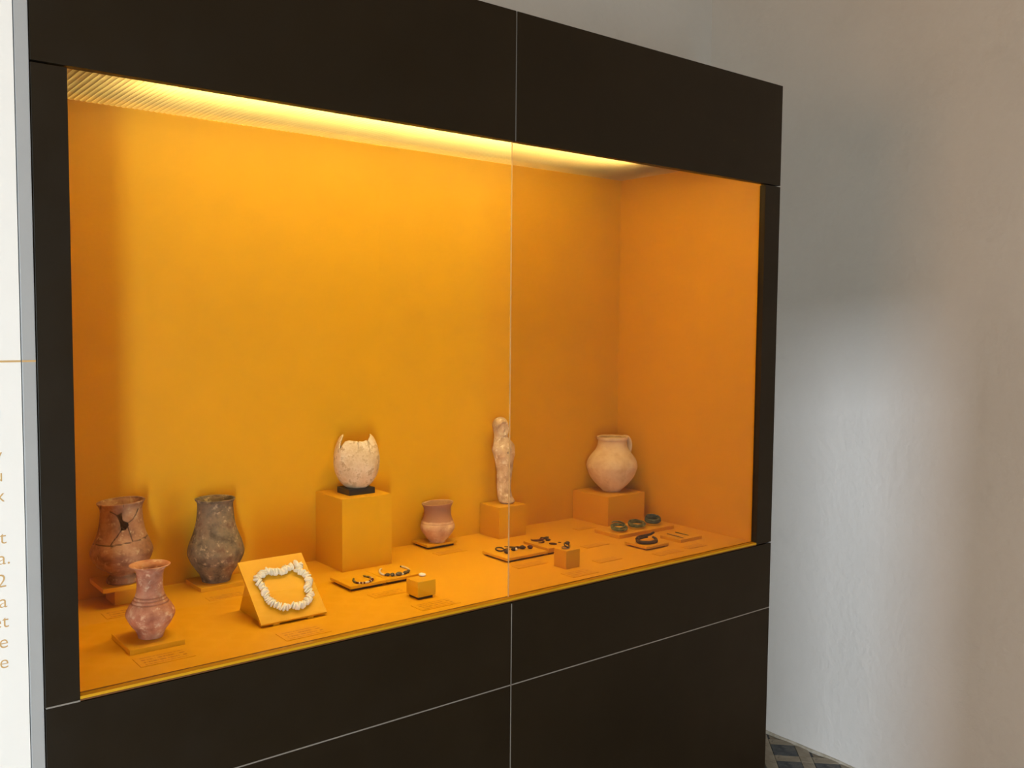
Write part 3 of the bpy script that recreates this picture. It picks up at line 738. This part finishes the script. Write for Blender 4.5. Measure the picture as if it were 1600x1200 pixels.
def shell_mesh(i):
    rnd = random.Random(100 + i); bm = bmesh.new(); seg = 12; r0 = .0066 + rnd.uniform(-.0008, .0009); t_ = .0012 + rnd.uniform(-.0002, .0003)
    rings = []
    for (h, s) in ((-t_, .80), (-t_ * .5, 1.0), (t_ * .5, 1.0), (t_, .80)):
        rings.append([bm.verts.new((r0 * s * math.cos(2 * math.pi * k / seg) * (1 + .10 * noise.noise(Vector((k * .9, i, 0)))), r0 * .86 * s * math.sin(2 * math.pi * k / seg) * (1 + .10 * noise.noise(Vector((k * .9, i, 5)))), h)) for k in range(seg)])
    for a, b in zip(rings, rings[1:]):
        for k in range(seg): bm.faces.new((a[k], a[(k + 1) % seg], b[(k + 1) % seg], b[k]))
    bm.faces.new(list(reversed(rings[0]))); bm.faces.new(rings[-1])
    me = bpy.data.meshes.new('shell_disc'); bm.to_mesh(me); bm.free(); me.materials.append(M['shell'])
    me.polygons.foreach_set('use_smooth', [True] * len(me.polygons)); return me
SM = [shell_mesh(i) for i in range(7)]
acc = 0; last = loop[0]; rnd = random.Random(5); nk_loc = abs_loc(nk); idx = 0
pts3 = []
for i in range(1, len(loop)):
    a, b = Vector(last), Vector(loop[i]); acc += (b - a).length; last = loop[i]
    if acc > .0031:
        acc = 0; u, v = loop[i]
        if math.hypot(u - .0578, v - .025) < .0032 or math.hypot(u - .0925, v - .1015) < .0025: continue
        tg = (Vector(loop[min(i + 1, len(loop) - 1)]) - Vector(loop[i - 1])).normalized()
        t3 = (Vector((1, 0, 0)) * tg.x + VV * tg.y).normalized()
        ax = (t3 + NN * rnd.uniform(-.30, .30) + t3.cross(NN) * rnd.uniform(-.50, .50)).normalized()
        o = bpy.data.objects.new('shell_disc', SM[idx % 7]); COL.objects.link(o); idx += 1
        rot = ax.to_track_quat('Z', 'Y'); o.rotation_mode = 'QUATERNION'
        # long axis lies across the string, in the board plane
        yy = NN - ax * NN.dot(ax); yy.normalize(); xx = yy.cross(ax); mx = Matrix((xx, yy, ax)).transposed()
        o.rotation_quaternion = mx.to_quaternion(); o.parent = nk
        o.location = bpt(u + rnd.uniform(-.0006, .0006), v + rnd.uniform(-.0006, .0006), .0050 + rnd.uniform(0, .0008)) - nk_loc
tubeobj('string', [bpt(u, v, .004) for u, v in loop[::12]], .0005, 'bead_white', 6, True, nk)

# ------------------------------------------------------------------ bead bracelets
def bead_mesh(name, r, l, material):
    bm = bmesh.new(); bmesh.ops.create_uvsphere(bm, u_segments=10, v_segments=7, radius=1); bmesh.ops.scale(bm, vec=(r, r, l), verts=bm.verts)
    me = bpy.data.meshes.new(name); bm.to_mesh(me); bm.free(); me.materials.append(M[material]); me.polygons.foreach_set('use_smooth', [True] * len(me.polygons)); return me
def bracelet(label, path, z, seq):
    xs_ = [p[0] for p in path]; ys_ = [p[1] for p in path]
    e = empty('bead_bracelet', ((min(xs_) + max(xs_)) / 2, (min(ys_) + max(ys_)) / 2, z), label, 'bracelet')
    el = abs_loc(e); pl = catmull(path, 20); s = [0]
    for a, b in zip(pl, pl[1:]): s.append(s[-1] + math.dist(a, b))
    tot = s[-1]; need = sum(2 * q[1] for q in seq); pos = 0; cache = {}
    for (mt_, hl, r) in seq:
        hl2 = hl * tot / need; c = pos + hl2; pos += 2 * hl2
        i = next((k for k in range(len(s)) if s[k] >= c), len(s) - 1); i = max(1, min(len(pl) - 2, i))
        key = (mt_, round(hl, 5), r)
        if key not in cache: cache[key] = bead_mesh('bead', r, hl2 * 1.05, mt_)
        o = bpy.data.objects.new('bead', cache[key]); COL.objects.link(o); o.parent = e
        tg = Vector((pl[i + 1][0] - pl[i - 1][0], pl[i + 1][1] - pl[i - 1][1], 0)).normalized()
        o.rotation_euler = tg.to_track_quat('Z', 'Y').to_euler(); o.location = Vector((pl[i][0], pl[i][1], z + r)) - el
    tubeobj('cord', [(p[0], p[1], z + .0022) for p in pl[::5]], .0004, 'bead_grey', 6, False, e)
w_, gr, gn, rd = 'bead_white', 'bead_grey', 'bead_green', 'bead_red'
bracelet('short open curve of red, white and grey-green beads', [(0.8581, 1.5529), (0.8505, 1.5414), (0.8475, 1.5290), (0.8491, 1.5205), (0.853, 1.5166), (0.8567, 1.5148), (0.8619, 1.5138), (0.8672, 1.5146), (0.8767, 1.519), (0.8833, 1.5252), (0.8861, 1.5344), (0.887, 1.5446), (0.8843, 1.5506), (0.8821, 1.5598)], 1.0105,
         [(gn, .0042, .0021), (gn, .0042, .0022), (gn, .0040, .0023), (rd, .0019, .0021), (rd, .0015, .0022), (w_, .0011, .0022), (rd, .0016, .0024), (w_, .0010, .0021), (rd, .0014, .0022), (w_, .0013, .0022), (w_, .0016, .0022), (w_, .0012, .0021), (rd, .0019, .0025), (w_, .0011, .0022),
          (rd, .0024, .0028), (rd, .0018, .0027), (w_, .0014, .0023), (w_, .0012, .0023), (w_, .0015, .0022), (rd, .0014, .0021), (w_, .0012, .0021), (rd, .0014, .0020), (gn, .0030, .0019), (gn, .0042, .0019)])
bracelet('round bracelet of tiny pale beads with four large dark stones', [(0.9374, 1.5832), (0.9293, 1.576), (0.9220, 1.5643), (0.9178, 1.5519), (0.9180, 1.5416), (0.9215, 1.5335), (0.9280, 1.5272), (0.9373, 1.5245), (0.9444, 1.5225), (0.954, 1.5247), (0.9637, 1.5280), (0.9732, 1.5372), (0.9782, 1.5493), (0.9795, 1.5617), (0.9786, 1.5732), (0.976, 1.5759)], 1.0105,
         [(w_, .0012 + .0004 * (i % 3 == 0), .0018 + .0003 * (i % 2)) for i in range(17)] + [(rd, .0012, .002), (gr, .0042, .0034), (gr, .0040, .0037), (w_, .0010, .002), (gr, .0058, .0040), (w_, .0012, .002), (w_, .0012, .002), (gr, .0046, .0036), (gr, .0044, .0036)] +
         [(w_, .0012 + .0004 * (i % 3 == 1), .0019 + .0003 * (i % 2)) for i in range(15)] + [(gr, .0014, .0018)])
# white shell on its cube
blob('small_shell', (.9295, 1.4215, 1.0336), .0062, .0042, .0030, 'shell', rot=-.7, seed=3, amp=.12, label='tiny white shell lying on the small orange cube', cat='shell', shape=lambda d: 1 - .25 * d.x * .5)

# ------------------------------------------------------------------ dark ornaments on the two ring plates
Z1, Z2 = 1.0095, 1.0145
def ringpts(cx, cy, z, rx, ry, rot=0, n=28, tilt=0.0, a0=0, a1=2 * math.pi):
    out = []
    full = abs(a1 - a0 - 2 * math.pi) < 1e-6
    for i in range(n):
        t_ = a0 + (a1 - a0) * i / (n if full else n - 1); x, y = rx * math.cos(t_), ry * math.sin(t_)
        out.append((cx + x * math.cos(rot) - y * math.sin(rot), cy + x * math.sin(rot) + y * math.cos(rot), z + tilt * (1 + math.sin(t_)) * ry))
    return out
OG1, OG2 = 'ornaments on the low plate', 'ornaments on the raised plate'
tubeobj('finger_ring', ringpts(1.2245, 1.5665, Z1 + .0016, .0095, .0080, tilt=.25), .0016, 'bronze_dark', 8, True, label='plain thin ring loop at the left of the low plate', cat='ring', group=OG1)
blob('dark_pendant', (1.2215, 1.5385, Z1), .0050, .0050, .0042, 'bronze_dark', seed=2, label='dark rounded lump right behind the glass joint', cat='ornament', group=OG1)
tubeobj('curved_bar', [(1.2520, 1.5850, Z1 + .002), (1.2580, 1.5780, Z1 + .0018), (1.2640, 1.5700, Z1 + .0018), (1.2690, 1.5640, Z1 + .0022)], [.0009, .0014, .0017, .0012], 'bronze_dark', 8, label='slim dark curved bar at the back of the low plate', cat='ornament', group=OG1)
blob('red_bead', (1.2400, 1.5600, Z1), .0052, .0026, .0022, 'carnelian', rot=-.6, seed=8, label='small reddish bead between the loop and the set stone', cat='ornament', group=OG1)
e = empty('set_stone', (1.2505, 1.5465, Z1), 'dark ornament set with a round stone, its highlight painted white', 'ornament', OG1)
blob('mount', (1.2490, 1.5480, Z1), .0058, .0042, .0036, 'bronze_dark', rot=-.8, seed=5, parent=e)
blob('stone', (1.2520, 1.5440, Z1 + .0008), .0028, .0028, .0030, 'shell', seed=1, amp=.03, parent=e)  # white colour stands in for the highlight on the stone
blob('flat_bead', (1.2740, 1.5490, Z1), .0068, .0045, .0036, 'bronze_dark', rot=-.9, seed=11, label='dark flattened bead in the middle of the low plate', cat='ornament', group=OG1)
blob('long_bead', (1.2690, 1.5610, Z1), .0055, .0028, .0024, 'carnelian', rot=-.7, seed=14, label='dark red oblong bead behind the flattened bead', cat='ornament', group=OG1)
blob('wedge_bead', (1.2880, 1.5425, Z1), .0056, .0040, .0034, 'carnelian', rot=-.8, seed=17, amp=.25, label='dark red wedge at the right of the low plate', cat='ornament', group=OG1, shape=lambda d: 1 + .35 * d.x)
tubeobj('hooked_earring', catmull([(1.3290, 1.5860, Z2 + .003), (1.3270, 1.5790, Z2 + .0018), (1.3320, 1.5700, Z2 + .0022), (1.3400, 1.5645, Z2 + .0028), (1.3475, 1.5660, Z2 + .003), (1.3500, 1.5720, Z2 + .0028), (1.3470, 1.5775, Z2 + .002)], 4), [.0007 + .0023 * math.sin(math.pi * i / 24) for i in range(25)], 'carnelian', 8, label='hook-shaped dark earring at the left of the raised plate', cat='earring', group=OG2)
tubeobj('comma_bead', catmull([(1.3245, 1.5540, Z2 + .0012), (1.3300, 1.5490, Z2 + .0018), (1.3360, 1.5490, Z2 + .0024), (1.3385, 1.5535, Z2 + .0018)], 4), [.0008 + .0016 * i / 12 for i in range(13)], 'carnelian', 8, label='dark red comma-shaped bead near the front of the raised plate', cat='ornament', group=OG2)
tubeobj('drop_pendant', catmull([(1.3510, 1.5815, Z2 + .0012), (1.3580, 1.5780, Z2 + .0022), (1.3640, 1.5745, Z2 + .0032), (1.3690, 1.5705, Z2 + .0028)], 4), [.0008 + .0028 * (i / 12) ** .8 for i in range(13)], 'bronze_dark', 8, label='dark drop-shaped pendant at the back of the raised plate', cat='ornament', group=OG2)
blob('small_bead', (1.3600, 1.5830, Z2), .0042, .0020, .0018, 'carnelian', rot=-.5, seed=23, label='small dark bead behind the drop-shaped pendant', cat='ornament', group=OG2)
blob('oval_bead', (1.3565, 1.5580, Z2), .0055, .0028, .0024, 'bronze_dark', rot=-.6, seed=26, label='dark oval bead in the centre of the raised plate', cat='ornament', group=OG2)
tubeobj('oval_ring', ringpts(1.3440, 1.5270, Z2 + .0015, .0078, .0042, rot=-1.0), .0015, 'carnelian', 8, True, label='small oval ring beside the ring cube', cat='ring', group=OG2)
blob('sliver', (1.3655, 1.5290, Z2), .0036, .0010, .0010, 'carnelian', rot=-.8, seed=29, label='tiny dark sliver on the right edge of the raised plate', cat='ornament', group=OG2)
# ring on its small cube
rg = empty('gem_ring', (1.2795, 1.4085, 1.0385), 'ring with dark oval bezel propped on the small orange cube', 'ring')
tubeobj('band', ringpts(1.2745, 1.4075, 1.0400, .0082, .0072, rot=.3, tilt=.1), .0013, 'silver', 8, True, rg)
blob('bezel', (1.2850, 1.4145, 1.0445), .0070, .0046, .0028, 'bronze_dark', rot=.55, seed=31, amp=.06, parent=rg)
tubeobj('second_band', [(p[0], p[1], p[2]) for p in ringpts(1.2805, 1.4115, 1.0405, .0050, .0050, tilt=.75)], .0013, 'bronze_dark', 8, True, rg)
box('ring_prop', 1.2835, 1.2900, 1.4085, 1.4150, 1.0385, 1.0445, 'acrylic', bevel=.0004, label='clear acrylic prop under the ring bezel', cat='stand')

# ------------------------------------------------------------------ bronze bangles, twisted bracelet, pins
ZB = 1.0088
def coil(name, cx, cy, r, turns, rad, pitch_, material, label, jit=0, rot=0, flat=.9, seed=0, lean=.3):
    n = int(turns * 30); pts = []; rnd = random.Random(seed)
    jx = [rnd.uniform(-jit, jit) for _ in range(int(turns) + 2)]; jy = [rnd.uniform(-jit, jit) for _ in range(int(turns) + 2)]; jt = [rnd.uniform(-.10, .16) for _ in range(int(turns) + 2)]
    for i in range(n + 1):
        t_ = i / 30; k_ = int(t_); f_ = ss(0, 1, t_ - k_); a = t_ * 2 * math.pi + rot
        ox = jx[k_] * (1 - f_) + jx[min(k_ + 1, len(jx) - 1)] * f_; oy = jy[k_] * (1 - f_) + jy[min(k_ + 1, len(jy) - 1)] * f_
        rr = r * (1 - .05 * t_ / max(1, turns)); x = ox + rr * math.cos(a); y = oy + rr * flat * math.sin(a)
        til = jt[k_] * (1 - f_) + jt[min(k_ + 1, len(jt) - 1)] * f_
        pts.append((cx + x, cy + y, ZB + rad + pitch_ * t_ + max(0, til * (x + r)) + lean * max(0, y + r * flat)))
    V, Fc = tube(pts, [rad * (.55 + .45 * min(1, i / 8, (n - i) / 8)) for i in range(n + 1)], 8)
    V = [v if v.z > ZB else Vector((v.x, v.y, ZB)) for v in V]
    V, c = local(V); meshobj(name, V, Fc, material, c, True, label=label, cat='bangle', group='bronze bangles on the long plate')
coil('bronze_bangle', 1.5770, 1.5520, .0185, 4.3, .0022, .0016, 'bronze_green', 'loose coil of thin green bronze rings at the left of the long plate', jit=.0050, seed=3, lean=.24)
coil('bronze_bangle', 1.6415, 1.5545, .0205, 2.4, .0031, .0030, 'bronze_green', 'middle green bronze bangle wound in two thick turns', jit=.0018, seed=9, lean=.13)
coil('bronze_bangle', 1.7010, 1.5570, .0180, 2.4, .0036, .0045, 'bronze_blue', 'blue-grey bronze bangle nearest the right wall', jit=.0008, seed=12, lean=.18)
ZN = 1.0085
tp_ = catmull([(1.5590, 1.4420, ZN + .0090), (1.5420, 1.4480, ZN + .0075), (1.5250, 1.4420, ZN + .0055), (1.5220, 1.4290, ZN + .0042), (1.5330, 1.4180, ZN + .0036), (1.5480, 1.4150, ZN + .0036), (1.5620, 1.4180, ZN + .0040), (1.5700, 1.4270, ZN + .0060), (1.5690, 1.4360, ZN + .0090)], 6)
tw = empty('twisted_bracelet', (1.546, 1.432, ZN), 'dark bronze open bracelet with overlapping tapered ends', 'bracelet')
tubeobj('lower_coil', tp_, [.0024 + .0020 * math.sin(math.pi * i / (len(tp_) - 1)) for i in range(len(tp_))], 'bronze_dark', 10, False, tw)
tp2 = catmull([(1.5250, 1.4440, ZN + .0085), (1.5370, 1.4500, ZN + .0100), (1.5520, 1.4480, ZN + .0115), (1.5680, 1.4430, ZN + .0135), (1.5800, 1.4420, ZN + .0170)], 6)
tubeobj('upper_end', tp2, [.0034 - .0008 * i / (len(tp2) - 1) for i in range(len(tp2))], 'bronze_dark', 10, False, tw)
tp3 = catmull([(1.5250, 1.4330, ZN + .0030), (1.5370, 1.4240, ZN + .0034), (1.5520, 1.4215, ZN + .0036), (1.5660, 1.4250, ZN + .0034)], 6)
tubeobj('inner_strand', tp3, .0022, 'bronze_dark', 8, False, tw)
ZP = 1.0075
tubeobj('metal_pin', [(1.6500, 1.4630, ZP + .0016), (1.6490, 1.4450, ZP + .0016), (1.6480, 1.4270, ZP + .0015), (1.6470, 1.4110, ZP + .0012)], [.0015, .0016, .0014, .0010], 'bronze_tan', 8, label='tan metal pin, left of the two on the small plate', cat='pin')
tubeobj('metal_pin', [(1.6780, 1.4620, ZP + .0013), (1.6785, 1.4500, ZP + .0012), (1.6790, 1.4360, ZP + .0010), (1.6795, 1.4220, ZP + .0008)], [.0012, .0011, .0009, .0006], 'bronze_green', 8, label='greenish metal pin, right of the two on the small plate', cat='pin')
